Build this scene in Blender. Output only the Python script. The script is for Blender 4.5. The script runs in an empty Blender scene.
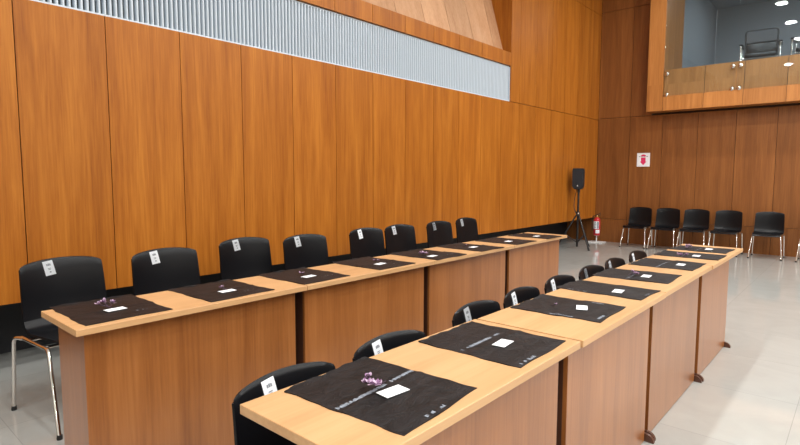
import bpy, bmesh, math, random
from mathutils import Vector, Matrix
random.seed(7)
S = bpy.context.scene
COL = S.collection
R = math.radians

# ------------------------------------------------------------------ view
S.view_settings.view_transform = 'Standard'
S.view_settings.look = 'None'
S.view_settings.gamma = 1.0
S.view_settings.use_curve_mapping = False
S.view_settings.exposure = 0.28
S.cycles.use_denoising = True
S.cycles.max_bounces = 8
S.cycles.diffuse_bounces = 5
S.cycles.glossy_bounces = 4
S.cycles.transparent_max_bounces = 12
S.cycles.sample_clamp_indirect = 6.0
S.cycles.caustics_reflective = False
S.cycles.caustics_refractive = False

# ------------------------------------------------------------------ materials
def newmat(name):
    m = bpy.data.materials.new(name); m.use_nodes = True
    nt = m.node_tree
    return m, nt, nt.nodes['Principled BSDF']

def plain(name, col, rough=0.5, metal=0.0, coat=0.0, spec=0.5, emit=None, estr=0.0, bump=0.0, bscale=200.0):
    m, nt, b = newmat(name)
    b.inputs['Base Color'].default_value = (*col, 1)
    b.inputs['Roughness'].default_value = rough
    b.inputs['Metallic'].default_value = metal
    b.inputs['Coat Weight'].default_value = coat
    b.inputs['Specular IOR Level'].default_value = spec
    if emit:
        b.inputs['Emission Color'].default_value = (*emit, 1)
        b.inputs['Emission Strength'].default_value = estr
    # slight procedural unevenness
    tc = nt.nodes.new('ShaderNodeTexCoord')
    n = nt.nodes.new('ShaderNodeTexNoise'); n.inputs['Scale'].default_value = bscale; n.inputs['Detail'].default_value = 3
    nt.links.new(tc.outputs['Object'], n.inputs['Vector'])
    if bump > 0:
        bp = nt.nodes.new('ShaderNodeBump'); bp.inputs['Strength'].default_value = bump; bp.inputs['Distance'].default_value = 0.002
        nt.links.new(n.outputs['Fac'], bp.inputs['Height']); nt.links.new(bp.outputs['Normal'], b.inputs['Normal'])
    mr = nt.nodes.new('ShaderNodeMapRange')
    mr.inputs['To Min'].default_value = max(0.0, rough - 0.04); mr.inputs['To Max'].default_value = min(1.0, rough + 0.04)
    nt.links.new(n.outputs['Fac'], mr.inputs['Value']); nt.links.new(mr.outputs['Result'], b.inputs['Roughness'])
    return m

def wood(name, dark, mid, light, axis='Z', rough=0.35, coat=0.0, panel=None, fine=1.0, contrast=1.0, var=0.16, spec=0.5, wide=1.0):
    """veneer with the grain running along axis; panel=(across axis, offset, pitch) changes the leaf per panel"""
    m, nt, b = newmat(name); N = nt.nodes.new; L = nt.links.new
    tc = N('ShaderNodeTexCoord'); src = tc.outputs['Object']
    sep = N('ShaderNodeSeparateXYZ'); L(src, sep.inputs[0])
    wn = N('ShaderNodeTexWhiteNoise'); wn.noise_dimensions = '2D'
    comb = N('ShaderNodeCombineXYZ')
    if panel:
        pax, off, pitch = panel
        sub = N('ShaderNodeMath'); sub.operation = 'SUBTRACT'; L(sep.outputs[pax], sub.inputs[0]); sub.inputs[1].default_value = off
        dv = N('ShaderNodeMath'); dv.operation = 'DIVIDE'; L(sub.outputs[0], dv.inputs[0]); dv.inputs[1].default_value = pitch
        fl = N('ShaderNodeMath'); fl.operation = 'FLOOR'; L(dv.outputs[0], fl.inputs[0])
        L(fl.outputs[0], comb.inputs[0])
        # tiers (rows of panels one above the other)
        tz = N('ShaderNodeMath'); tz.operation = 'GREATER_THAN'; L(sep.outputs['Z'], tz.inputs[0]); tz.inputs[1].default_value = 2.54
        tz2 = N('ShaderNodeMath'); tz2.operation = 'GREATER_THAN'; L(sep.outputs['Z'], tz2.inputs[0]); tz2.inputs[1].default_value = 0.485
        ad = N('ShaderNodeMath'); L(tz.outputs[0], ad.inputs[0]); L(tz2.outputs[0], ad.inputs[1])
        L(ad.outputs[0], comb.inputs[1])
    else:
        oi = N('ShaderNodeObjectInfo'); L(oi.outputs['Random'], comb.inputs[0])
    L(comb.outputs[0], wn.inputs['Vector'])
    vs = N('ShaderNodeVectorMath'); vs.operation = 'SCALE'; L(wn.outputs['Color'], vs.inputs[0]); vs.inputs['Scale'].default_value = 23.0
    va = N('ShaderNodeVectorMath'); va.operation = 'ADD'; L(src, va.inputs[0]); L(vs.outputs[0], va.inputs[1])
    def mp(sl, sa):
        k = N('ShaderNodeMapping'); sc = [sa, sa, sa]; sc['XYZ'.index(axis)] = sl
        k.inputs['Scale'].default_value = sc; L(va.outputs[0], k.inputs['Vector']); return k
    n1 = N('ShaderNodeTexNoise'); L(mp(0.45*wide, 7.0*wide).outputs[0], n1.inputs['Vector'])
    n1.inputs['Scale'].default_value = 1.0; n1.inputs['Detail'].default_value = 5; n1.inputs['Roughness'].default_value = 0.6; n1.inputs['Distortion'].default_value = 0.6
    n2 = N('ShaderNodeTexNoise'); L(mp(2.2*fine, 70.0*fine).outputs[0], n2.inputs['Vector'])
    n2.inputs['Scale'].default_value = 1.0; n2.inputs['Detail'].default_value = 4; n2.inputs['Roughness'].default_value = 0.65
    mx = N('ShaderNodeMix'); mx.data_type = 'FLOAT'; mx.inputs[0].default_value = 0.42
    L(n1.outputs['Fac'], mx.inputs[2]); L(n2.outputs['Fac'], mx.inputs[3])
    cr = N('ShaderNodeValToRGB'); e = cr.color_ramp.elements
    h = 0.17/contrast
    e[0].position = 0.5-h; e[0].color = (*dark, 1); e[1].position = 0.5+h; e[1].color = (*light, 1)
    x = e.new(0.5); x.color = (*mid, 1)
    L(mx.outputs[0], cr.inputs['Fac'])
    hs = N('ShaderNodeHueSaturation')
    mr = N('ShaderNodeMapRange'); mr.inputs['To Min'].default_value = 1-var; mr.inputs['To Max'].default_value = 1+var
    L(wn.outputs['Value'], mr.inputs['Value']); L(mr.outputs['Result'], hs.inputs['Value'])
    L(cr.outputs['Color'], hs.inputs['Color'])
    L(hs.outputs['Color'], b.inputs['Base Color'])
    b.inputs['Roughness'].default_value = rough
    b.inputs['Coat Weight'].default_value = coat
    b.inputs['Coat Roughness'].default_value = 0.22 if coat > .5 else 0.12
    b.inputs['Specular IOR Level'].default_value = spec
    bp = N('ShaderNodeBump'); bp.inputs['Strength'].default_value = 0.04; bp.inputs['Distance'].default_value = 0.002
    L(n2.outputs['Fac'], bp.inputs['Height']); L(bp.outputs['Normal'], b.inputs['Normal'])
    return m

PITCH = 0.565; YOFF = 1.006
WD, WM, WL = (0.27, 0.078, 0.008), (0.375, 0.120, 0.013), (0.48, 0.172, 0.022)
M = {}
M['wall_wood'] = wood('sapele veneer', WD, WM, WL, 'Z', 0.38, 0.0, ('Y', YOFF, PITCH), var=0.06, spec=0.24, contrast=1.15, fine=1.15, wide=1.2)
M['far_wood_shaded'] = wood('sapele veneer darkened for shade', (0.165, 0.055, 0.013), (0.235, 0.083, 0.020), (0.31, 0.118, 0.031), 'Z', 0.40, 0.0, ('X', -4.245, 0.61), var=0.12, spec=0.35)  # same veneer as the left wall, its colour darkened for the shade there
M['slope_wood_glare'] = wood('glossy veneer lightened for glare', (0.46, 0.25, 0.135), (0.56, 0.32, 0.18), (0.64, 0.385, 0.225), 'Z', 0.14, 0.4, ('Y', YOFF, PITCH), var=0.10)  # same wood, colour lightened to carry the glare on the slope
M['frame_wood'] = wood('balcony veneer', (0.33, 0.115, 0.022), (0.45, 0.175, 0.04), (0.55, 0.23, 0.06), 'Z', 0.38, 0.0, ('X', -2.884, 0.605), var=0.08)
M['parapet_wood'] = wood('parapet veneer', (0.40, 0.16, 0.045), (0.51, 0.215, 0.063), (0.61, 0.27, 0.085), 'Z', 0.4, 0.0, ('X', -2.884, 0.605), var=0.08)
M['top_wood'] = wood('beech laminate', (0.51, 0.285, 0.13), (0.585, 0.345, 0.165), (0.65, 0.40, 0.20), 'Y', 0.34, 0.0, None, fine=0.8, var=0.03)
M['panel_wood'] = wood('walnut laminate', (0.235, 0.076, 0.016), (0.33, 0.116, 0.028), (0.41, 0.158, 0.044), 'Z', 0.30, 0.6, None, fine=1.2, var=0.07, spec=0.6)
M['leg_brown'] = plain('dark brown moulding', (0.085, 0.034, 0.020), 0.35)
M['black'] = plain('black painted board', (0.012, 0.013, 0.016), 0.6)
M['gap'] = plain('dark joint', (0.03, 0.013, 0.006), 0.8)
M['plastic'] = plain('black polypropylene', (0.004, 0.0045, 0.006), 0.31, spec=0.24, bump=0.06, bscale=600)
M['chrome'] = plain('polished chrome', (0.80, 0.79, 0.77), 0.10, 1.0)
M['rubber'] = plain('black rubber', (0.015, 0.015, 0.015), 0.7)
M['paper'] = plain('white paper', (0.86, 0.89, 0.93), 0.7)
M['ink'] = plain('grey ink', (0.26, 0.28, 0.31), 0.7)
M['strip'] = plain('pale print', (0.27, 0.31, 0.37), 0.5)
M['petal'] = plain('mauve petals', (0.24, 0.12, 0.25), 0.6)
M['petal2'] = plain('pale lilac petals', (0.50, 0.36, 0.50), 0.6)
M['stem'] = plain('dark dried stem', (0.045, 0.022, 0.04), 0.7)
M['slat'] = plain('white aluminium', (0.56, 0.63, 0.70), 0.42)
M['slat_back'] = plain('grey plenum', (0.035, 0.037, 0.040), 0.9)
M['ceiling'] = plain('white ceiling paint', (0.72, 0.73, 0.73), 0.9)
M['cream'] = plain('cream wall paint', (0.66, 0.62, 0.56), 0.8)
M['room_grey'] = plain('blue grey wall paint', (0.27, 0.29, 0.31), 0.8)
M['lamp'] = plain('lamp diffuser', (0.9, 0.9, 0.9), 0.5, emit=(1.0, 0.97, 0.92), estr=38.0)
M['white_metal'] = plain('white enamel', (0.8, 0.8, 0.8), 0.4)
M['red'] = plain('red enamel', (0.55, 0.018, 0.03), 0.3, coat=0.3)
M['sign_red'] = plain('sign red', (0.72, 0.03, 0.13), 0.5)
M['brass'] = plain('brass valve', (0.45, 0.30, 0.10), 0.3, 1.0)
M['speaker'] = plain('black speaker cabinet', (0.012, 0.014, 0.018), 0.5, bump=0.2, bscale=300)
M['speaker_grille'] = plain('black grille', (0.010, 0.013, 0.020), 0.55, bump=0.4, bscale=900)
M['tripod'] = plain('black powder coat', (0.012, 0.012, 0.013), 0.4)
M['grey_box'] = plain('grey plastic', (0.22, 0.26, 0.30), 0.5)
M['arm_black'] = plain('black leather', (0.014, 0.014, 0.018), 0.35)
M['arm_mesh'] = plain('dark mesh back', (0.11, 0.115, 0.13), 0.6)

def mat_cloth():
    m, nt, b = newmat('black crinkled cloth'); N = nt.nodes.new; L = nt.links.new
    tc = N('ShaderNodeTexCoord'); oi = N('ShaderNodeObjectInfo')
    mu = N('ShaderNodeMath'); mu.operation = 'MULTIPLY'; mu.inputs[1].default_value = 31; L(oi.outputs['Random'], mu.inputs[0])
    va = N('ShaderNodeVectorMath'); va.operation = 'ADD'; L(tc.outputs['Object'], va.inputs[0]); L(mu.outputs[0], va.inputs[1])
    k = N('ShaderNodeMapping'); k.inputs['Scale'].default_value = (26, 13, 20); L(va.outputs[0], k.inputs['Vector'])
    n = N('ShaderNodeTexNoise'); n.inputs['Scale'].default_value = 1; n.inputs['Detail'].default_value = 6; n.inputs['Roughness'].default_value = .68; n.inputs['Distortion'].default_value = .8
    L(k.outputs[0], n.inputs['Vector'])
    cr = N('ShaderNodeValToRGB'); e = cr.color_ramp.elements
    e[0].position = .36; e[0].color = (.004, .004, .0045, 1); e[1].position = .74; e[1].color = (.019, .0182, .0205, 1)
    L(n.outputs['Fac'], cr.inputs['Fac']); L(cr.outputs['Color'], b.inputs['Base Color'])
    b.inputs['Roughness'].default_value = .52; b.inputs['Specular IOR Level'].default_value = .24
    bp = N('ShaderNodeBump'); bp.inputs['Strength'].default_value = .8; bp.inputs['Distance'].default_value = .006
    L(n.outputs['Fac'], bp.inputs['Height']); L(bp.outputs['Normal'], b.inputs['Normal'])
    return m
M['cloth'] = mat_cloth()

def mat_floor():
    m, nt, b = newmat('polished porcelain tiles'); N = nt.nodes.new; L = nt.links.new
    tc = N('ShaderNodeTexCoord')
    k = N('ShaderNodeMapping'); k.inputs['Location'].default_value = (0.23, 0.13, 0); L(tc.outputs['Object'], k.inputs['Vector'])
    br = N('ShaderNodeTexBrick'); br.offset = 0.0; br.squash = 1.0
    br.inputs['Scale'].default_value = 1.0; br.inputs['Brick Width'].default_value = 0.8; br.inputs['Row Height'].default_value = 0.8
    br.inputs['Mortar Size'].default_value = 0.0022; br.inputs['Mortar Smooth'].default_value = 0.3; br.inputs['Bias'].default_value = 0
    br.inputs['Color1'].default_value = (.415, .425, .405, 1); br.inputs['Color2'].default_value = (.44, .45, .43, 1); br.inputs['Mortar'].default_value = (.34, .345, .33, 1)
    L(k.outputs[0], br.inputs['Vector'])
    n = N('ShaderNodeTexNoise'); n.inputs['Scale'].default_value = 2.6; n.inputs['Detail'].default_value = 8; n.inputs['Roughness'].default_value = .62; n.inputs['Distortion'].default_value = 1.2
    L(tc.outputs['Object'], n.inputs['Vector'])
    cr = N('ShaderNodeValToRGB'); e = cr.color_ramp.elements
    e[0].position = .35; e[0].color = (.93, .93, .93, 1); e[1].position = .65; e[1].color = (1, 1, 1, 1); L(n.outputs['Fac'], cr.inputs['Fac'])
    mx = N('ShaderNodeMix'); mx.data_type = 'RGBA'; mx.blend_type = 'MULTIPLY'; mx.inputs[0].default_value = 1
    L(br.outputs['Color'], mx.inputs[6]); L(cr.outputs['Color'], mx.inputs[7]); L(mx.outputs[2], b.inputs['Base Color'])
    b.inputs['Roughness'].default_value = .055; b.inputs['Specular IOR Level'].default_value = .5
    return m
M['floor'] = mat_floor()

def mat_glass():
    m = bpy.data.materials.new('balustrade glass'); m.use_nodes = True; nt = m.node_tree; nt.nodes.clear(); N = nt.nodes.new; L = nt.links.new
    o = N('ShaderNodeOutputMaterial'); t = N('ShaderNodeBsdfTransparent'); t.inputs['Color'].default_value = (.90, .95, .97, 1)
    g = N('ShaderNodeBsdfGlossy'); g.inputs['Roughness'].default_value = .015
    f = N('ShaderNodeFresnel'); f.inputs['IOR'].default_value = 1.5
    ge = N('ShaderNodeNewGeometry'); io = N('ShaderNodeMapRange'); io.inputs['To Min'].default_value = 1.5; io.inputs['To Max'].default_value = 1/1.5
    L(ge.outputs['Backfacing'], io.inputs['Value']); L(io.outputs['Result'], f.inputs['IOR'])
    n = N('ShaderNodeTexNoise'); n.inputs['Scale'].default_value = .4
    bp = N('ShaderNodeBump'); bp.inputs['Strength'].default_value = .004; L(n.outputs['Fac'], bp.inputs['Height']); L(bp.outputs['Normal'], g.inputs['Normal'])
    mx = N('ShaderNodeMixShader'); L(f.outputs[0], mx.inputs[0]); L(t.outputs[0], mx.inputs[1]); L(g.outputs[0], mx.inputs[2]); L(mx.outputs[0], o.inputs[0])
    return m
M['glass'] = mat_glass()

# ------------------------------------------------------------------ mesh helpers
def link(o, parent=None):
    COL.objects.link(o)
    if parent is not None: o.parent = parent
    return o

def obj(name, bm, mat, parent=None, smooth=False, loc=None):
    me = bpy.data.meshes.new(name)
    bmesh.ops.recalc_face_normals(bm, faces=bm.faces)
    bm.to_mesh(me); bm.free()
    if smooth:
        for p in me.polygons: p.use_smooth = True
        me.set_sharp_from_angle(angle=R(42))
    for mm in (mat if isinstance(mat, (list, tuple)) else [mat]): me.materials.append(mm)
    o = bpy.data.objects.new(name, me)
    if loc: o.location = loc
    return link(o, parent)

def thing(name, label, cat, loc=(0, 0, 0), rz=0.0, group=None):
    o = bpy.data.objects.new(name, None); o.empty_display_size = 0.1
    o.location = loc; o.rotation_euler = (0, 0, rz)
    link(o); tag(o, label, cat, group); return o

def tag(o, label, cat, group=None):
    o['label'] = label; o['category'] = cat
    if group: o['group'] = group

def struct(o):
    o['kind'] = 'structure'; return o

def box(bm, x0, x1, y0, y1, z0, z1, bevel=0.0, mi=0):
    v = [bm.verts.new((x, y, z)) for x in (x0, x1) for y in (y0, y1) for z in (z0, z1)]
    fs = [bm.faces.new([v[i] for i in q]) for q in ((0, 1, 3, 2), (4, 6, 7, 5), (0, 4, 5, 1), (2, 3, 7, 6), (0, 2, 6, 4), (1, 5, 7, 3))]
    for f in fs: f.material_index = mi
    if bevel > 0:
        es = list({e for f in fs for e in f.edges})
        r = bmesh.ops.bevel(bm, geom=es, offset=bevel, segments=2, affect='EDGES', profile=0.5)
        for f in r['faces']: f.material_index = mi
    return fs

def tube(bm, pts, r, n=10, cap=True, mi=0):
    pts = [Vector(p) for p in pts]
    rs = r if isinstance(r, (list, tuple)) else [r]*len(pts)
    rings = []; prev = None
    for i, p in enumerate(pts):
        if i == 0: d = pts[1]-pts[0]
        elif i == len(pts)-1: d = pts[-1]-pts[-2]
        else: d = (pts[i+1]-p).normalized()+(p-pts[i-1]).normalized()
        d.normalize()
        if prev is None:
            a = Vector((0, 0, 1)) if abs(d.z) < 0.9 else Vector((1, 0, 0))
            u = d.cross(a).normalized()
        else:
            u = (prev - d*prev.dot(d)).normalized()
        prev = u; w = d.cross(u)
        rings.append([bm.verts.new(p+(u*math.cos(t)+w*math.sin(t))*rs[i]) for t in [2*math.pi*k/n for k in range(n)]])
    for a, b in zip(rings, rings[1:]):
        for k in range(n):
            f = bm.faces.new((a[k], a[(k+1) % n], b[(k+1) % n], b[k])); f.material_index = mi
    if cap:
        for rr in (rings[0][::-1], rings[-1]):
            f = bm.faces.new(rr); f.material_index = mi

def lathe(bm, prof, cx=0, cy=0, n=24):
    rings = []
    for r, z in prof:
        if r < 1e-5: rings.append([bm.verts.new((cx, cy, z))])
        else: rings.append([bm.verts.new((cx+r*math.cos(2*math.pi*k/n), cy+r*math.sin(2*math.pi*k/n), z)) for k in range(n)])
    for a, b in zip(rings, rings[1:]):
        for k in range(n):
            q = [a[k % len(a)], a[(k+1) % len(a)], b[(k+1) % len(b)], b[k % len(b)]]
            u = []
            for w in q:
                if w not in u: u.append(w)
            if len(u) > 2: bm.faces.new(u)

def fillet(pts, rad, seg=5):
    """round the inner corners of a polyline"""
    pts = [Vector(p) for p in pts]; out = [pts[0]]
    for i in range(1, len(pts)-1):
        p = pts[i]; a = (pts[i-1]-p); b = (pts[i+1]-p)
        d = min(rad, a.length*.45, b.length*.45); A = p+a.normalized()*d; B = p+b.normalized()*d
        for k in range(seg+1):
            t = k/seg; out.append(A*(1-t)**2+p*2*t*(1-t)+B*t*t)
    out.append(pts[-1]); return out

def dup(root, loc, rz, label, group=None, scale=None):
    r = root.copy(); COL.objects.link(r); r.location = loc; r.rotation_euler = (0, 0, rz)
    r['label'] = label
    if group: r['group'] = group
    if scale: r.scale = (scale,)*3
    for ch in list(root.children):
        c = ch.copy(); COL.objects.link(c); c.parent = r
        for g in list(ch.children):
            d = g.copy(); COL.objects.link(d); d.parent = c
    return r

# ------------------------------------------------------------------ setting
XW = -4.28; YF = 11.15; ZC = 5.6; XR = 9.5; YB = -6.5; XB = -4.90
def panels_y(bm, x, y0, y1, z0, z1, depth=0.03, gap=0.006):
    k = math.floor((y0-YOFF)/PITCH)
    while YOFF+k*PITCH < y1-1e-6:
        a = max(y0, YOFF+k*PITCH); b = min(y1, YOFF+(k+1)*PITCH)
        if b-a > 0.02: box(bm, x-depth, x, a+gap/2, b-gap/2, z0, z1, 0.0)
        k += 1
bm = bmesh.new(); box(bm, XB-.1, XR, YB, YF+.1, -.12, 0)
struct(obj('floor', bm, M['floor']))
bm = bmesh.new(); box(bm, -6.6, XR, YB, YF+.15, ZC, ZC+.12)
struct(obj('ceiling', bm, M['ceiling']))

YE = 7.49
bm = bmesh.new()
panels_y(bm, XW, -4.0, YF-.001, 0.50, 2.533)
panels_y(bm, XW, YE, YF-.001, 2.541, 4.645)
panels_y(bm, XW, YE, YF-.001, 4.653, ZC-.002)
# dark boards behind the joints
box(bm, XW-.06, XW-.0302, -4.0, YF-.001, 0.505, 2.535, mi=1)
box(bm, XW-.06, XW-.0302, YE+.03, YF-.001, 2.535, ZC-.002, mi=1)
# splayed end cheek of the niche, facing down the hall
box(bm, XW-.60, XW-.031, YE, YE+.028, 3.30, ZC-.002)
struct(obj('wall_left', bm, [M['wall_wood'], M['gap']]))
bm = bmesh.new()
box(bm, XB-.06, XB, -6.5, YF, 0, 0.56)                 # back of the recess under the panelling
box(bm, XB, XW-.032, -6.5, YF-.001, 0.505, 0.56)            # its underside
struct(obj('baseboard_left', bm, M['black']))
bm = bmesh.new()
panels_y(bm, XW, -4.0, YE, 3.085, 3.287, depth=.10, gap=.006)
struct(obj('trim_1', bm, M['wall_wood']))
# sloping veneered back of the niche above the beam
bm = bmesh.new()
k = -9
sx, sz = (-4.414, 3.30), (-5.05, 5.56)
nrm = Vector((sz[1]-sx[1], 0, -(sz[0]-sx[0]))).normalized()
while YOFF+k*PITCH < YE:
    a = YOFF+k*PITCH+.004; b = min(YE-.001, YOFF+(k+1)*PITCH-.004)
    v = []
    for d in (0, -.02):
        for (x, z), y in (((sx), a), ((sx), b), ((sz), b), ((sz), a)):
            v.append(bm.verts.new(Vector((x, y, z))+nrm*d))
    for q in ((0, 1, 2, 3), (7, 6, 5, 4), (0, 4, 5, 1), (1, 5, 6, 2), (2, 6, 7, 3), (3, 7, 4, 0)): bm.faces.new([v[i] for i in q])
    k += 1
struct(obj('trim_2', bm, M['slope_wood_glare']))

def panels_x(bm, y, xs, z0, z1, depth=.03, gap=.006):
    for a, b in zip(xs, xs[1:]): box(bm, a+gap/2, b-gap/2, y, y+depth, z0, z1)
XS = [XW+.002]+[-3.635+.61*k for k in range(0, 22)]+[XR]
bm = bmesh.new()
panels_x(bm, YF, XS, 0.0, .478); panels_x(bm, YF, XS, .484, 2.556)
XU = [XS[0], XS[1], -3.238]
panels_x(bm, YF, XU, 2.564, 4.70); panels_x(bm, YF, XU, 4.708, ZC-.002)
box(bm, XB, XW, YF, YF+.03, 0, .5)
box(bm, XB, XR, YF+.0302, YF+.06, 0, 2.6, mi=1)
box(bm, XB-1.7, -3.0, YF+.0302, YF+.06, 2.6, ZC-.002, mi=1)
struct(obj('wall_far', bm, [M['far_wood_shaded'], M['gap']]))
bm = bmesh.new(); box(bm, XR, XR+.1, YB, YF, 0, ZC); struct(obj('wall_right', bm, M['cream']))
bm = bmesh.new(); box(bm, -6.6, XR, YB-.1, YB, 0, ZC); struct(obj('wall_back', bm, M['cream']))

# ventilation grille of white vertical slats
g = thing('ventilation_grille', 'long white grille of vertical slats along the upper left wood wall', 'grille', (XW-.06, 0, 2.535))
bm = bmesh.new()
y = -1.0
while y < YE-.05:
    # each slat a shallow rounded hat profile
    pr = [(-.030, 0), (.004, .0015), (.014, .006), (.014, .015), (.004, .0195), (-.030, .021)]
    lo = [bm.verts.new((px+.03, y+py, .012)) for px, py in pr]; hi = [bm.verts.new((px+.03, y+py, .530)) for px, py in pr]
    for i in range(len(pr)-1): bm.faces.new((lo[i], lo[i+1], hi[i+1], hi[i]))
    bm.faces.new(lo[::-1]); bm.faces.new(hi)
    y += .039
obj('slats', bm, M['slat'], g)
bm = bmesh.new(); box(bm, -.02, -.004, -4, YE-.012, 0, .545)
obj('backing', bm, M['slat_back'], g)
bm = bmesh.new(); box(bm, -.004, .052, -1.2, YE-.012, 0, .012); box(bm, -.004, .030, -1.2, YE-.012, .532, .545); box(bm, -.004, .050, YE-.02, YE-.008, .0125, .5318)
obj('frame', bm, M['slat'], g)

# ------------------------------------------------------------------ balcony in the far wall
YG = 10.80
b = thing('balcony', 'wood framed glass fronted balcony box projecting high from the far wall', 'balcony', (0, 0, 2.593))
def zl(z): return z-2.593
bm = bmesh.new()
box(bm, -3.235, -2.955, YG, YF+.9, zl(2.595), zl(5.5))        # left cheek
xs = [-2.955+.003]+[-2.884+.605*k for k in range(1, 16)]
for a_, b_ in zip(xs, xs[1:]): box(bm, a_+.003, b_-.003, YG, YG+.09, zl(2.593), zl(2.855))
box(bm, -2.95, 6.2, YG+.006, YG+.085, zl(2.596), zl(2.85), mi=1)
box(bm, -2.95, 6.2, YG+.09, YF, zl(2.593), zl(2.66))          # underside
obj('frame', bm, [M['frame_wood'], M['gap']], b)
bm = bmesh.new()
for a_, b_ in zip(xs, xs[1:]): box(bm, a_+.004, b_-.004, YG+.05, YG+.10, zl(2.856), zl(3.345))
box(bm, -2.95, 6.2, YG+.056, YG+.094, zl(2.86), zl(3.34), mi=1)
obj('parapet', bm, [M['parapet_wood'], M['gap']], b)
for a_, b_ in ((-2.945, -1.795), (-1.787, -.30), (-.292, 1.2)):
    bm = bmesh.new(); box(bm, a_, b_, YG+.012, YG+.024, zl(2.862), zl(5.45), .002)
    gl = obj('glass_panel', bm, M['glass'], b)
    for z in (2.884, 3.267):
        for x in (a_+.05, b_-.05):
            q = bmesh.new()
            bmesh.ops.create_uvsphere(q, u_segments=14, v_segments=8, radius=.038, matrix=Matrix.Translation((x, YG+.0, zl(z))) @ Matrix.Diagonal((1, .55, 1, 1)))
            tube(q, [(x, YG+.002, zl(z)), (x, YG+.0495, zl(z))], .010)
            obj('standoff_bolt', q, M['chrome'], gl, smooth=True)
YR = 15.0
bm = bmesh.new(); box(bm, -2.95, 6.2, YG+.101, YR, 2.80, 3.09); struct(obj('floor_balcony', bm, M['room_grey']))
bm = bmesh.new(); box(bm, -2.95, 6.2, YR, YR+.1, 2.86, 5.4); struct(obj('wall_balcony', bm, M['room_grey']))
bm = bmesh.new(); box(bm, -3.05, -2.955, YF+.9, YR, 2.86, 5.4); struct(obj('wall_balcony_left', bm, M['room_grey']))
bm = bmesh.new(); box(bm, 6.2, 6.3, YG+.1, YR, 2.86, 5.4); struct(obj('wall_balcony_right', bm, M['room_grey']))
bm = bmesh.new(); box(bm, -3.05, 6.3, YG+.05, YR+.1, 5.4, 5.5); struct(obj('ceiling_balcony', bm, M['room_grey']))

# armchairs in the balcony, seen through the glass
def arm_chair(loc, rz, label):
    t = thing('armchair', label, 'armchair', loc, rz, None); t.scale = (1.04, 1.04, 1.0)
    q = bmesh.new(); box(q, -.235, .235, -.22, .24, .44, .51, .025); obj('seat', q, M['arm_black'], t, True)
    q = bmesh.new()
    fr = [(-.235, .24, .50), (-.245, .30, 1.02), (.245, .30, 1.02), (.235, .24, .50)]
    tube(q, fillet(fr, .06), .016); tube(q, [(-.238, .265, .79), (.238, .265, .79)], .014); box(q, -.225, .225, .245, .275, .54, .775, .01)
    bk = obj('back_frame', q, M['arm_black'], t, True)
    q = bmesh.new(); box(q, -.225, .225, .262, .270, .80, 1.005, .003); obj('back_mesh', q, M['arm_mesh'], bk)
    for s in (-1, 1):
        q = bmesh.new(); box(q, s*.285-.03, s*.285+.03, -.20, .20, .665, .70, .014); obj('armrest', q, M['arm_black'], t, True)
        q = bmesh.new(); tube(q, fillet([(s*.285, .17, .66), (s*.285, .19, .012), (s*.285, -.22, .012), (s*.285, -.18, .66)], .05), .013); obj('leg', q, M['chrome'], t, True)
    q = bmesh.new(); tube(q, [(-.28, .12, .44), (.28, .12, .44)], .012); tube(q, [(-.28, -.12, .44), (.28, -.12, .44)], .012); obj('frame', q, M['chrome'], t, True)
    return t
arm_chair((-1.60, 11.85, 3.08+.01), R(6), 'black armchair with chrome legs behind the balcony glass, left one')
arm_chair((-.80, 11.8, 3.09), R(-4), 'black armchair with chrome legs in balcony, cut by right photo edge')

# ------------------------------------------------------------------ tables
TZ = .785
def make_table(label, L, x_rear, x_front, y0, ins0=.03, ins1=.03, legx=.05, ends=(0, 0)):
    """a narrow conference table: origin at the middle of its footprint on the floor, front towards +X"""
    cx = (x_rear+x_front)/2; w = x_front-x_rear; cy = y0+L/2
    t = thing('conference_table', label, 'table', (cx, cy, 0), 0, 'conference tables')
    hw, hl = w/2, L/2
    q = bmesh.new(); box(q, -hw, hw, -hl, hl, TZ-.026, TZ, .002); obj('tabletop', q, M['top_wood'], t)
    pf = hw-.066
    a, b_ = -hl+ins0, hl-ins1
    q = bmesh.new(); box(q, pf-.018, pf, a, b_, .006, TZ-.0265, .001); obj('modesty_panel', q, M['panel_wood'], t)
    for y, s in ((a, 1), (b_, -1)):
        q = bmesh.new(); ya, yb = (y+.002, y+.024) if s > 0 else (y-.024, y-.002)
        box(q, -hw+legx, pf-.0185, ya, yb, .046, TZ-.0265, .001)
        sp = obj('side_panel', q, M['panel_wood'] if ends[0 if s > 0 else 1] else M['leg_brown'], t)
        q = bmesh.new()
        # foot rail with half-round ends
        prof = [(-hw+legx-.01+.045*math.cos(R(180-k*15))+.015, .045*math.sin(R(k*15))) for k in range(0, 7)]
        prof += [(pf+.004+.040*math.sin(R(k*15)), .040*math.cos(R(k*15))) for k in range(0, 7)]
        yc = ya+.013 if (s > 0 and ends[0]) else (a-ins0+.011 if s > 0 else (b_+ins1-.011 if ins1 < .1 else b_-.012))
        lo = [q.verts.new((x, yc-.0105, z)) for x, z in prof]; hi = [q.verts.new((x, yc+.0105, z)) for x, z in prof]
        q.faces.new(lo); q.faces.new(hi[::-1])
        for i in range(len(prof)): j = (i+1) % len(prof); q.faces.new((lo[i], hi[i], hi[j], lo[j]))
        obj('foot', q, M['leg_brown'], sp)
    return t
NTH = ['nearest', 'second', 'third', 'farthest']
R1 = (-2.612, -2.182); R2 = (-1.158, -.718)
y1 = [.648, 1.742, 2.838, 3.936, 4.985]; y2 = [.697, 1.783, 2.826, 3.89, 5.01]
LT1 = ['nearest wooden table of the row by the left wall, its end panel showing',
       'second table from the camera in the row along the left wall',
       'third table from the camera in the row along the left wall',
       'farthest table of the left wall row, ending near the tripod speaker']
LT2 = ['nearest wooden table of the front right row, cut by the bottom edge',
       'second table from the camera in the front right row',
       'third table from the camera in the front right row',
       'farthest table of the front right row, nearest the black wall chairs']
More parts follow.
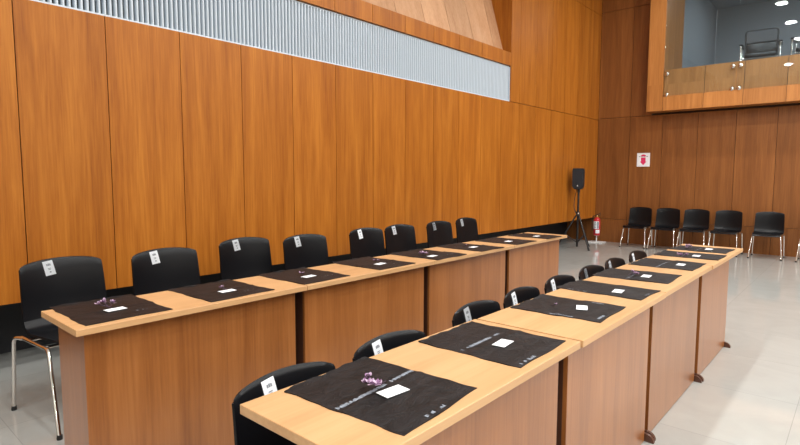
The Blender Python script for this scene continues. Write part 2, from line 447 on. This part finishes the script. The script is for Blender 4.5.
for i in range(4):
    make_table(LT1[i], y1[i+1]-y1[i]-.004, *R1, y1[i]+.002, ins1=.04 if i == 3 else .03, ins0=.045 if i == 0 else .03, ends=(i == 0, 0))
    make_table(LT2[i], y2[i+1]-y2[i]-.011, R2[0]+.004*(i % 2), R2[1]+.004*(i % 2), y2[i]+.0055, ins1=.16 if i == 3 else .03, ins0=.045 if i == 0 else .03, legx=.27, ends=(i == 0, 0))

# ------------------------------------------------------------------ chairs
PROF = [(.245, .425), (.238, .446), (.21, .458), (.13, .460), (.04, .455), (-.05, .451), (-.12, .452), (-.170, .460), (-.205, .482), (-.225, .52),
        (-.236, .57), (-.243, .63), (-.250, .69), (-.257, .75), (-.265, .80), (-.273, .838), (-.280, .855), (-.287, .862)]
NSEAT = 9
def shell_pt(i, u):
    x, z = PROF[i]
    f = i/(len(PROF)-1)
    if i <= NSEAT:
        hw = [.205, .212, .218, .222, .226, .229, .231, .233, .235, .237][i]
        z += .014*u*u*min(1, max(0, (9-i)/4)) if i > 1 else 0
        if i >= 6: x += .035*u*u*(i-5)/5
    else:
        k = (i-NSEAT)/(len(PROF)-1-NSEAT)
        hw = .237-.012*k
        if k > .8: hw -= .004*(k-.8)/.2
        x += (.028+.006*k)*u*u
        z -= k*k*(.024*abs(u)**2.0+.013*abs(u)**14)
    return Vector((x, hw*u, z))
NP = len(PROF)
def shell_n(i, u):
    a, b_ = shell_pt(max(0, i-1), u), shell_pt(min(NP-1, i+1), u)
    c, d = shell_pt(i, max(-1, u-.05)), shell_pt(i, min(1, u+.05))
    return (d-c).cross(b_-a).normalized()      # towards the sitter
def shell(i0, i1, nu=22):
    q = bmesh.new(); g_ = []; h_ = []
    for i in range(i0, i1+1):
        us = [math.sin((-1+2*j/nu)*math.pi/2)*.45+(-1+2*j/nu)*.55 for j in range(nu+1)]
        g_.append([q.verts.new(shell_pt(i, u)) for u in us])
        h_.append([q.verts.new(shell_pt(i, u)-shell_n(i, u)*.011) for u in us])
    for G in (g_, h_):
        for a, b_ in zip(G, G[1:]):
            for j in range(nu): q.faces.new((a[j], a[j+1], b_[j+1], b_[j]))
    n = len(g_)
    for j in range(nu):
        for r in (0, n-1): q.faces.new((g_[r][j], g_[r][j+1], h_[r][j+1], h_[r][j]))
    for r in range(n-1):
        for j in (0, nu): q.faces.new((g_[r][j], g_[r+1][j], h_[r+1][j], h_[r][j]))
    return q
def make_chair(label, group, front_foot, tagged, lw=.262):
    t = thing('stacking_chair', label, 'chair', (0, 0, 0), 0, group)
    obj('seat', shell(0, NSEAT), M['plastic'], t, True)
    bk = obj('backrest', shell(NSEAT, len(PROF)-1), M['plastic'], t, True)
    q = bmesh.new()
    for s in (-1, 1):
        tube(q, [(-.205, s*(lw-.04), .432), (.03, s*(lw-.04), .430), (.125, s*(lw-.04), .428)], .0105)
    for bx in (-.12, .10): tube(q, [(bx, .04-lw, .429), (bx, lw-.04, .429)], .009)
    obj('frame', q, M['chrome'], t, True)
    for s in (-1, 1):
        for (tx, fx) in ((-.245, -.262), (.14, front_foot)):
            q = bmesh.new()
            inx = -.205 if tx < 0 else .125
            tube(q, fillet([(inx+(.03 if tx < 0 else -.03), s*(lw-.039), .431), (tx-(.005 if tx < 0 else -.022), s*(lw-(.016 if tx < 0 else .036)), .430), (fx, s*lw, .012)], .05, 6), .0110)
            lg = obj('leg', q, M['chrome'], t, True)
            q = bmesh.new(); tube(q, [(fx, s*lw, .0), (fx, s*lw, .005), (fx, s*(lw-.001), .024)], [.0135, .0145, .0135]); obj('foot_cap', q, M['rubber'], lg, True)
    if tagged:
        # paper slip stuck to the front of the backrest, near its top
        q = bmesh.new(); u0, u1 = -.42, -.17
        pts = []
        def at(uu, zz):
            for i in range(NSEAT, len(PROF)-1):
                a, b_ = shell_pt(i, uu), shell_pt(i+1, uu)
                if a.z <= zz <= b_.z or i == len(PROF)-2:
                    f = (zz-a.z)/(b_.z-a.z); return a+(b_-a)*f
        grid = []
        for kz in range(5):
            row = []
            for ku in range(4):
                uu = u0+(u1-u0)*ku/3 + .06*(kz/4-.5)*-1; zz = .848-.085+.085*kz/4+.006*(ku/3-.5)
                p = at(uu, zz); row.append(p+Vector((.0035, 0, 0)))
            grid.append(row)
        vv = [[q.verts.new(p) for p in r] for r in grid]
        for a, b_ in zip(vv, vv[1:]):
            for j in range(3): q.faces.new((a[j], a[j+1], b_[j+1], b_[j]))
        bmesh.ops.solidify(q, geom=list(q.faces), thickness=.0006)
        tg = obj('paper_tag', q, M['paper'], t)
        tg['label'] = 'white paper tag stuck on the backrest'
        q = bmesh.new()
        def P(a_, c_):     # a_ across 0..1, c_ up 0..1 on the slip
            uu = u0+(u1-u0)*a_+.06*(c_-.5)*-1; zz = .848-.085+.085*c_+.006*(a_-.5)
            return at(uu, zz)+Vector((.0048, 0, 0))
        for (a0, a1, c0, c1) in ((.30, .42, .66, .80), (.44, .58, .66, .82), (.60, .72, .66, .80), (.34, .66, .46, .50), (.38, .62, .38, .42), (.44, .60, .18, .27)):
            q.faces.new([q.verts.new(P(*w)) for w in ((a0, c0), (a1, c0), (a1, c1), (a0, c1))])
        obj('printed_text', q, M['ink'], tg)
    return t

BT = -.280   # back top, from the chair's origin
G1 = 'tagged chairs of the left wall row'; G2 = 'tagged chairs pushed up to the front right row'; G3 = 'chairs lined up against the far wall'
C1 = [(-3.700, 1.035, 6), (-3.64, 1.645, 2), (-3.80, 2.37, 0), (-3.62, 2.845, 0), (-3.64, 3.605, 1), (-3.64, 4.095, 0), (-3.60, 4.715, 1), (-3.65, 5.325, 2)]
TB1 = ['nearest black chair of the left wall row, chrome legs showing left of the table',
       'second tagged black chair from the camera in the left wall row',
       'third tagged black chair along the left wall, left of a close pair',
       'fourth tagged black chair along the left wall, before a wide gap',
       'fifth tagged black chair along the left wall, overlapping the sixth',
       'sixth tagged black chair along the left wall, overlapped by the fifth',
       'seventh tagged black chair from the camera in the left wall row',
       'farthest tagged black chair of the left wall row, toward the speaker']
base = None
for i, (xt, y, a) in enumerate(C1):
    a = R(a); o = (xt-BT*math.cos(a), y-BT*math.sin(a), 0)
    if i == 0:
        base = make_chair(TB1[0], G1, .335, True, .29); base.location = o; base.rotation_euler.z = a
    elif i == 1:
        base = make_chair(TB1[1], G1, .335, True, .215); base.location = o; base.rotation_euler.z = a
    else: dup(base, o, a, TB1[i])
C2 = [.985, 1.475, 2.08, 2.515, 2.985, 3.475, 3.91, 4.425]
TB2 = ['nearest black chair of the front right row, its left edge fully visible',
       'second black chair back from the camera behind the front right tables',
       'third black chair back behind the front right tables, at the first table joint',
       'fourth black chair back from the camera behind the front right tables',
       'fifth black chair back from the camera behind the front right tables',
       'sixth black chair back from the camera behind the front right tables',
       'seventh black chair back from the camera behind the front right tables',
       'farthest black chair back peeking over the front right tables']
SC2 = .89
base2 = None
for i, y in enumerate(C2):
    a = R([1, -1.5, 1, 2, 0, -1, 1, 0][i]); o = (-1.375-BT*SC2*math.cos(a), y-BT*SC2*math.sin(a), 0)
    if i == 0:
        base2 = make_chair(TB2[0], G2, .14, True, .205); base2.location = o; base2.rotation_euler.z = a; base2.scale = (.865,)*3
    else: dup(base2, o, a, TB2[i], None, .868 if i < 2 else .885)
C3 = [(-3.295, 0), (-2.795, 0), (-2.31, 1), (-1.80, -1), (-1.20, 1), (-.545, 0)]
TB3 = ['leftmost black chair against the far wall, nearest the fire extinguisher',
       'second black chair from the left against the far wall',
       'third black chair from the left against the far wall, middle of five',
       'fourth black chair from the left against the far wall',
       'fifth black chair against the far wall, standing apart to the right',
       'black far wall chair cut off by the right edge, leg showing']
SC3 = .89
base3 = None
for i, (x, a) in enumerate(C3):
    a = R(-90+a); o = (x-BT*SC3*math.cos(a), 10.95-BT*SC3*math.sin(a), 0)
    if i == 0:
        base3 = make_chair(TB3[0], G3, .265, False, .255); base3.location = o; base3.rotation_euler.z = a; base3.scale = (SC3,)*3
    else: dup(base3, o, a, TB3[i])

# ------------------------------------------------------------------ place settings
def cloth_mesh(w, d, seed, lift=0.0, two=False):
    """w along Y, d along X, a thin crinkled cloth lying on the table"""
    rnd = random.Random(seed); q = bmesh.new(); nx, ny = 28, 24
    ph = [(rnd.uniform(8, 30), rnd.uniform(8, 30), rnd.uniform(0, 6.3), rnd.uniform(.2, 1)) for _ in range(7)]
    def hgt(x, y):
        s = sum(a*math.sin(fx*x+fy*y*(-1)**k+p) for k, (fx, fy, p, a) in enumerate(ph))
        return .0007*max(0, s+1.0)
    def top(x, y): return .0010+hgt(x, y)+.0022*math.exp(-((x-.012)/.010)**2)+(.0016 if two and x > .015 else 0)
    g_ = []
    for i in range(nx+1):
        row = []
        for j in range(ny+1):
            x = -d/2+d*i/nx; y = -w/2+w*j/ny
            ex = .004*math.sin(y*37+seed)+.003*math.sin(y*91+seed*2) if i in (0,) else (.0025*math.sin(y*23+seed) if i == nx else 0)
            ey = .0025*math.sin(x*29+seed*3)+.0015*math.sin(x*70) if j in (0, ny) else 0
            if two and x > .02: ey += .010*min(1, (x-.02)/.02)*(1 if j == 0 else .4)    # upper half slipped a little sideways
            z = top(x, y)
            if i == 0: z += .002+.004*max(0, math.sin(y*33+seed))*lift
            row.append(q.verts.new((x+ex, y+ey, z)))
        g_.append(row)
    for a, b_ in zip(g_, g_[1:]):
        for j in range(ny): q.faces.new((a[j], a[j+1], b_[j+1], b_[j]))
    bot = {}
    edge = [e for e in q.edges if len(e.link_faces) == 1]
    r = bmesh.ops.extrude_edge_only(q, edges=edge)
    for v in r['geom']:
        if isinstance(v, bmesh.types.BMVert): v.co.z = .0002
    return q, top
def print_mesh(x0, y0, y1, h, seed, along='y', dens=1.0, top=None):
    """row of small pale strokes like a printed selvedge, too fine to read"""
    rnd = random.Random(seed); q = bmesh.new(); y = y0
    while y < y1:
        w = rnd.uniform(.002, .006)
        for _ in range(rnd.choice((1, 2, 2))):
            hh = rnd.uniform(.35, 1.0)*h; xo = rnd.uniform(0, h-hh)
            if along == 'y': c = [(x0-h/2+xo, y), (x0-h/2+xo+hh, y), (x0-h/2+xo+hh, y+w), (x0-h/2+xo, y+w)]
            else: c = [(y, x0-h/2+xo), (y+w, x0-h/2+xo), (y+w, x0-h/2+xo+hh), (y, x0-h/2+xo+hh)]
            q.faces.new([q.verts.new((*p, top(*p)+.0007)) for p in c])
        y += w+rnd.uniform(.0003, .0025)
        if rnd.random() > dens: y += rnd.uniform(.01, .03)
    return q
TOPS = {}
def rest_z(key, x, y, r):
    cx, cy, rz, top = TOPS[key]; m = 0
    for i in range(-4, 5):
        for j in range(-4, 5):
            dx, dy = x-cx+i*r/4, y-cy+j*r/4
            m = max(m, top(dx*math.cos(rz)+dy*math.sin(rz), dy*math.cos(rz)-dx*math.sin(rz)))
    return TZ+.0008+m
def make_mat(label, group, cx, cy, w, d, rz, seed, prints, lift, two, group_key):
    t = thing('place_mat', label, 'place mat', (cx, cy, TZ+.0005), rz, group)
    cm, top = cloth_mesh(w, d, seed, lift, two)
    TOPS[group_key] = (cx, cy, rz, top)
    obj('cloth', cm, M['cloth'], t, True)
    for (x0, ya, yb, h, al, dens) in prints:
        obj('printed_strip', print_mesh(x0, ya, yb, h, seed+3, al, dens, top), M['strip'], t)['label'] = 'pale printed strip'
    return t
def make_card(label, group, x, y, rz, z):
    t = thing('name_card', label, 'card', (x, y, z), rz, group)
    q = bmesh.new(); box(q, -.023, .023, -.040, .040, 0, .0012); obj('card', q, M['paper'], t)
    q = bmesh.new(); box(q, .004, .007, -.012, .010, .0013, .0016); box(q, -.006, -.004, .004, .016, .0013, .0016); obj('printed_mark', q, M['ink'], t)
    return t
def make_flower(label, x, y, rz, seed, size, heads, z):
    rnd = random.Random(seed)
    t = thing('flower_sprig', label, 'flower', (x, y, z), rz, 'purple flower sprigs on the place mats')
    q = bmesh.new(); st = []
    for h in range(heads):
        a = R(-60+120*(h+.5)/heads+rnd.uniform(-15, 15)) if heads > 1 else 0
        L_ = size*rnd.uniform(.55, .9)
        p = Vector((-L_*math.cos(a)*.8, L_*math.sin(a)*.9+size*.1, .012+size*.22*rnd.random())); st.append(p)
        tube(q, fillet([(.35*size, .30*size, .004), (0, .05*size, .006), tuple(p)], .01, 3), .0016, 6)
    obj('stem', q, M['stem'], t, True)
    for p in st:
        for kind in (0, 1):
            q = bmesh.new(); n = 7
            for k in range(n):
                a = 2*math.pi*(k+.5*kind)/n+rnd.uniform(-.3, .3); el = rnd.uniform(.05, 1.1); l = size*rnd.uniform(.18, .34)*(1 if kind else .8)
                d = Vector((math.cos(a)*math.cos(el), math.sin(a)*math.cos(el), math.sin(el)))
                s = d.cross(Vector((0, 0, 1))).normalized()*l*.30; up = d.cross(s).normalized()*l*.08
                c = [p, p+d*l*.5+s+up, p+d*l*.5-s+up, p+d*l*.8+s*.7, p+d*l*.8-s*.7, p+d*l]
                for w in c: w.z = max(w.z, .002)
                v = [q.verts.new(w) for w in c]
                q.faces.new((v[0], v[1], v[2])); q.faces.new((v[1], v[3], v[4], v[2])); q.faces.new((v[3], v[5], v[4]))
            obj('blossom', q, M['petal2'] if kind else M['petal'], t, True)
    return t

P1 = [(-2.432, .862, .342, .425), (-2.416, 1.381, .350, .400), (-2.416, 1.902, .343, .412), (-2.424, 2.490, .350, .430), (-2.402, 3.045, .370, .440), (-2.395, 3.585, .340, .430), (-2.385, 4.145, .370, .410), (-2.378, 4.683, .320, .410)]
P2 = [(-.950, 1.005, .335, .405), (-.945, 1.565, .343, .388), (-.952, 2.205, .335, .385), (-.962, 2.697, .285, .418), (-.971, 3.197, .330, .400), (-.953, 3.757, .370, .380), (-.940, 4.292, .310, .415), (-.948, 4.707, .318, .390)]
ORD = ['nearest', 'second', 'third', 'fourth', 'fifth', 'sixth', 'seventh', 'farthest']
for r, P_ in ((0, P1), (1, P2)):
    row = 'left wall table row' if r == 0 else 'front right table row'
    for i, (cx, cy, w, d) in enumerate(P_):
        n = ORD[i] if i in (0, 7) else ORD[i]+' from camera'
        lab = ('nearest' if i == 0 else 'farthest' if i == 7 else ORD[i])+' black cloth place mat '+('' if i in (0, 7) else 'from the camera ')+'on the '+row
        pr = []
        if r == 1:
            if i == 0: pr = [(-.012, -w/2+.006, w/2-.006, .014, 'y', .96), (d/2-.012, -w/2+.10, w/2-.14, .012, 'y', .5)]
            elif i == 1: pr = [(-.03, -w/2+.02, w/2-.08, .014, 'y', .97), (d/2-.014, -w/2+.03, -w/2+.12, .014, 'y', .8)]
            elif i == 2: pr = [(-w/2+.018, -.02, .08, .013, 'x', 1.1), (d/2-.02, -w/2+.05, -w/2+.11, .014, 'y', 1.1), (w/2-.02, .05, .10, .012, 'x', 1.1)]
            elif i == 3: pr = [(-w/2+.012, -.15, -.05, .010, 'x', .5), (d/2-.016, -.02, .03, .010, 'y', .9)]
            else: pr = [(-.02, -w/2+.02, .06, .012, 'y', .5)]
        else: pr = [(d/2-.09, .06, w/2-.05, .010, 'y', .4)]
        make_mat(lab, 'black place mats', cx, cy, w, d, R(([0, 1.5, 1, 0, 0, -1, 0, 0] if r == 0 else [4.5, 1.2, 1.5, -2, 2, 0, 0, -2])[i]), 11+i*5+r*60, pr, 1.0 if r == 0 else .3, i >= 2, (r, i))
K1 = [(-2.385, .865, 4), (-2.36, 1.380, 2), (-2.36, 1.894, 4), (-2.355, 2.48, 8), (-2.315, 2.985, 5), (-2.355, 3.576, 0), (-2.338, 4.110, 3), (-2.345, 4.65, 2)]
K2 = [(-.912, 1.010, -6), (-.905, 1.566, 6), (-.898, 2.222, 22), (-.896, 2.665, 8), (-.918, 3.19, 5), (-.872, 3.756, 3), (-.888, 4.245, 3), (-.90, 4.712, 0)]
for r, K_ in ((0, K1), (1, K2)):
    row = 'left wall row' if r == 0 else 'front right row'
    for i, (x, y, a) in enumerate(K_):
        o_ = ORD[i] if i in (0, 7) else ORD[i]
        lab = 'small white card on the '+o_+' place mat of the '+row
        make_card(lab, 'white cards on the place mats', x, y, R(a), rest_z((r, i), x, y, .045))
F1 = [(0, -2.425, .853, .060, 4), (1, -2.397, 1.388, .032, 2), (2, -2.416, 1.905, .034, 2), (3, -2.445, 2.54, .036, 2), (4, -2.400, 2.975, .055, 5), (5, -2.43, 3.555, .030, 2)]
F2 = [(0, -.962, 1.02, .058, 4), (2, -1.004, 2.176, .026, 1), (4, -1.003, 3.175, .048, 4), (6, -.958, 4.145, .055, 5), (7, -1.018, 4.645, .055, 5)]
for r, F_ in ((0, F1), (1, F2)):
    row = 'left wall row' if r == 0 else 'front right row'
    for (i, x, y, s, h) in F_:
        size = 'purple flower sprig' if s > .04 else ('tiny dark purple flower bud' if h == 1 else 'small purple flower sprig')
        make_flower(size+' lying on the '+ORD[i]+' place mat of the '+row, x, y, R(20+37*i+r*50), 5+i+r*20, s*1.08, h, rest_z((r, i), x, y, .03)-.0022)

# ------------------------------------------------------------------ speaker on tripod
SX, SY = -4.075, 9.75
t = thing('speaker_stand', 'black tripod speaker stand near the far left corner', 'speaker stand', (SX, SY, 0), R(18))
q = bmesh.new(); tube(q, [(0, 0, .03), (0, 0, .70)], .020, 14); tube(q, [(0, 0, .70), (0, 0, 1.0585)], .018, 14); obj('pole', q, M['tripod'], t, True)
q = bmesh.new(); lathe(q, [(.0, .63), (.033, .63), (.036, .66), (.033, .70), (.0, .70)]); cl = obj('collar', q, M['tripod'], t, True)
q = bmesh.new(); bmesh.ops.create_uvsphere(q, u_segments=12, v_segments=8, radius=.022, matrix=Matrix.Translation((.01, -.045, .665))); obj('knob', q, M['chrome'], cl, True)
for a in (-52, 60, 195):
    d = Vector((math.cos(R(a)), math.sin(R(a)), 0)); q = bmesh.new()
    tube(q, [tuple(d*.03+Vector((0, 0, .63))), tuple(d*.36+Vector((0, 0, .045)))], .014, 10)
    lg = obj('leg', q, M['tripod'], t, True)
    q = bmesh.new(); tube(q, [tuple(d*.355+Vector((0, 0, .055))), tuple(d*.385+Vector((0, 0, .0)))], .019, 10); obj('rubber_foot', q, M['rubber'], lg, True)
    q = bmesh.new(); tube(q, [tuple(d*.018+Vector((0, 0, .12))), tuple(d*.235+Vector((0, 0, .262)))], .008, 8); obj('brace', q, M['tripod'], lg, True)
t = thing('loudspeaker', 'black loudspeaker on top of the tripod stand', 'loudspeaker', (SX, SY, 1.12), R(10))
def prism(q, pts, y0, y1, sh=1.0):
    a = [q.verts.new((x*sh, y1, z)) for x, z in pts]; b_ = [q.verts.new((x, y0, z)) for x, z in pts]
    q.faces.new(a); q.faces.new(b_[::-1])
    for i in range(len(pts)): j = (i+1) % len(pts); q.faces.new((a[i], b_[i], b_[j], a[j]))
out = [(-.06, .0), (.06, .0), (.104, .055), (.107, .35), (.098, .395), (-.098, .395), (-.107, .35), (-.104, .055)]
q = bmesh.new(); prism(q, out, -.10, .13, .72); bmesh.ops.bevel(q, geom=list(q.edges), offset=.008, segments=2, affect='EDGES'); obj('cabinet', q, M['speaker'], t)
q = bmesh.new(); prism(q, [(x*.9, .02+z*.9) for x, z in out], -.108, -.1005); obj('front_grille', q, M['speaker_grille'], t)
q = bmesh.new(); prism(q, [(-.013, .060), (.013, .060), (.0, .085)], -.111, -.1085); obj('badge', q, M['white_metal'], t)
q = bmesh.new(); lathe(q, [(.0, -.06), (.026, -.06), (.026, .004), (.0, .004)]); obj('pole_socket', q, M['speaker'], t, True)
q = bmesh.new(); tube(q, fillet([(SX-.05, SY+.03, 1.118), (SX-.075, SY+.0, .95), (SX-.06, SY-.06, .80), (SX-.02, SY-.085, .71), (SX+.0, SY-.055, .62), (SX-.03, SY-.055, .72)], .06), .006, 8)
tag(obj('speaker_cable', q, M['rubber'], None, True), 'thin black cable looping from the loudspeaker beside the stand pole', 'cable')

# ------------------------------------------------------------------ extinguisher, its stand and its sign
EX, EY = -4.13, 10.86
t = thing('extinguisher_stand', 'white base plate with thin pole under the red fire extinguisher', 'stand', (EX, EY, 0), R(0))
q = bmesh.new(); box(q, -.155, .155, -.13, .13, 0, .02, .006); obj('base_plate', q, M['white_metal'], t)
q = bmesh.new(); tube(q, [(0, 0, .0205), (0, 0, .145)], .011, 10); lathe(q, [(0, .145), (.045, .145), (.045, .153), (0, .153)]); obj('pole', q, M['white_metal'], t, True)
t = thing('fire_extinguisher', 'red fire extinguisher standing in the corner beside the tripod', 'fire extinguisher', (EX, EY, .1535), R(12))
q = bmesh.new(); lathe(q, [(0, 0), (.060, 0), (.068, .012), (.068, .30), (.060, .335), (.035, .36), (.02, .372), (0, .372)]); obj('cylinder', q, M['red'], t, True)
def wrap(q, a0, a1, z0, z1, r):
    n = 10; lo = []; hi = []
    for k in range(n+1):
        a = R(a0+(a1-a0)*k/n); lo.append(q.verts.new((r*math.cos(a), r*math.sin(a), z0))); hi.append(q.verts.new((r*math.cos(a), r*math.sin(a), z1)))
    for k in range(n): q.faces.new((lo[k], lo[k+1], hi[k+1], hi[k]))
q = bmesh.new(); wrap(q, -150, -45, .135, .29, .0688); lb = obj('instruction_label', q, M['paper'], t, True); lb['label'] = 'pale instruction label'
q = bmesh.new()
for (a0, a1, z0, z1) in ((-118, -100, .255, .278), (-128, -118, .20, .245), (-104, -96, .20, .245), (-122, -100, .150, .185), (-80, -48, .14, .285)): wrap(q, a0, a1, z0, z1, .0694)
obj('printed_text', q, M['ink'], lb)
q = bmesh.new(); wrap(q, -100, -30, .045, .115, .0688); obj('sticker', q, M['paper'], t, True)
q = bmesh.new(); lathe(q, [(0, .372), (.02, .372), (.022, .40), (.014, .415), (0, .415)]); obj('valve', q, M['brass'], t, True)
q = bmesh.new(); tube(q, [(-.02, 0, .405), (.075, 0, .425)], .007); tube(q, [(-.02, 0, .418), (.07, 0, .462)], .007); obj('lever', q, M['tripod'], t, True)
q = bmesh.new(); tube(q, fillet([(-.015, 0, .40), (-.075, -.01, .40), (-.092, -.02, .25), (-.088, -.02, .10)], .05), .009); obj('hose', q, M['rubber'], t, True)

t = thing('extinguisher_sign', 'white square sign with red arrow and flame on the far wall', 'sign', (-3.355, YF-.0005, 1.695))
q = bmesh.new(); box(q, -.122, .122, -.008, 0, -.135, .135, .002); obj('plate', q, M['paper'], t)
def flat(q, pts, y=-.0095): q.faces.new([q.verts.new((x, y, z)) for x, z in pts])
q = bmesh.new()
flat(q, [(-.042, .045), (.042, .045), (.042, -.035), (.062, -.035), (0, -.105), (-.062, -.035), (-.042, -.035)])
flat(q, [(.05*math.cos(R(a)), .068+.036*math.sin(R(a))) for a in range(0, 181, 15)])
obj('arrow_symbol', q, M['sign_red'], t)
q = bmesh.new()
for x0 in (-.082, .058): flat(q, [(x0, .058), (x0+.024, .058), (x0+.024, .072), (x0, .072)])
flat(q, [(-.040, .058), (.040, .058), (.040, .064), (-.040, .064)], -.0100)
obj('printed_text', q, M['ink'], t)

q = bmesh.new(); box(q, XB+.001, XB+.05, 8.45, 8.56, .12, .24, .006)
tag(obj('socket_box', q, M['grey_box']), 'small grey socket box in the dark recess under the left wall panels', 'socket box')

# ------------------------------------------------------------------ lamps
LAMPS = [(x, y) for x in (-1.80, -.25, 1.3, 2.9, 4.5, 6.1, 7.7) for y in (9.6, 7.6, 5.5, 3.4, 1.1, -1.1, -3.3)]  # unseen second and far right columns added for softer shade and side light
LAMPS = [(-2.45, -3.3) if p == (-1.80, -3.3) else p for p in LAMPS]
LG = 'downlights in the hall ceiling'
q = bmesh.new(); lathe(q, [(.11, -.004), (.135, -.010), (.142, -.006), (.142, 0), (.11, 0), (.11, -.004)], n=28)
l0 = thing('ceiling_downlight', 'round white recessed downlight in the hall ceiling, from the mirrored and added columns', 'ceiling light', (*LAMPS[0], ZC), 0, LG)
obj('trim_ring', q, M['white_metal'], l0, True)
q = bmesh.new(); lathe(q, [(0, -.006), (.10, -.005), (.11, -.003), (.11, -.001), (0, -.001)], n=28); obj('diffuser', q, M['lamp'], l0, True)
for p in LAMPS[1:]: dup(l0, (*p, ZC), 0, l0['label'])
POWER = 35.0
for k, p in enumerate(LAMPS):
    ld = bpy.data.lights.new('downlight beam', 'AREA'); ld.shape = 'DISK'; ld.size = .24; ld.spread = R(176); ld.energy = POWER*(.80 if p[0] < -1 else .48 if p[0] < 0 else .58 if p[0] < 2 else .72 if p[0] < 5 else .9)*(1.1 if p[1] > 9 else 1); ld.color = (1.0, .985, .96)
    lo = bpy.data.objects.new('downlight_beam', ld); lo.location = (p[0], p[1], ZC-.03); COL.objects.link(lo)
for x in (-1.2, 1.2):  # unseen area lights added to lift the dim room behind the glass
    ld = bpy.data.lights.new('balcony room fill', 'AREA'); ld.shape = 'DISK'; ld.size = .5; ld.energy = 19; ld.color = (.93, .97, 1.0)
    lo = bpy.data.objects.new('balcony_fill', ld); lo.location = (x, 13.2, 5.38); COL.objects.link(lo)
w = bpy.data.worlds.new('World'); S.world = w; w.use_nodes = True
w.node_tree.nodes['Background'].inputs[0].default_value = (.9, .95, 1, 1); w.node_tree.nodes['Background'].inputs[1].default_value = .3

# ------------------------------------------------------------------ camera
f, pitch, yaw, roll, H = 528.41, .0870822, .7213792, .0014315, 1.36
cy_, sy_ = math.cos(yaw), math.sin(yaw)
fwd0 = Vector((-sy_, cy_, 0)); right = Vector((cy_, sy_, 0)); up = Vector((0, 0, 1))
fwd = fwd0*math.cos(pitch)-up*math.sin(pitch); u2 = up*math.cos(pitch)+fwd0*math.sin(pitch)
rr = right*math.cos(roll)+u2*math.sin(roll); uu = u2*math.cos(roll)-right*math.sin(roll)
cd = bpy.data.cameras.new('camera'); cam = bpy.data.objects.new('camera', cd); COL.objects.link(cam)
cd.sensor_width = 36; cd.lens = f/800*36; cd.clip_start = .05; cd.clip_end = 100
m = Matrix.Identity(4)
for i in range(3): m[i][0] = rr[i]; m[i][1] = uu[i]; m[i][2] = -fwd[i]
m[2][3] = H
cam.matrix_world = m
S.camera = cam
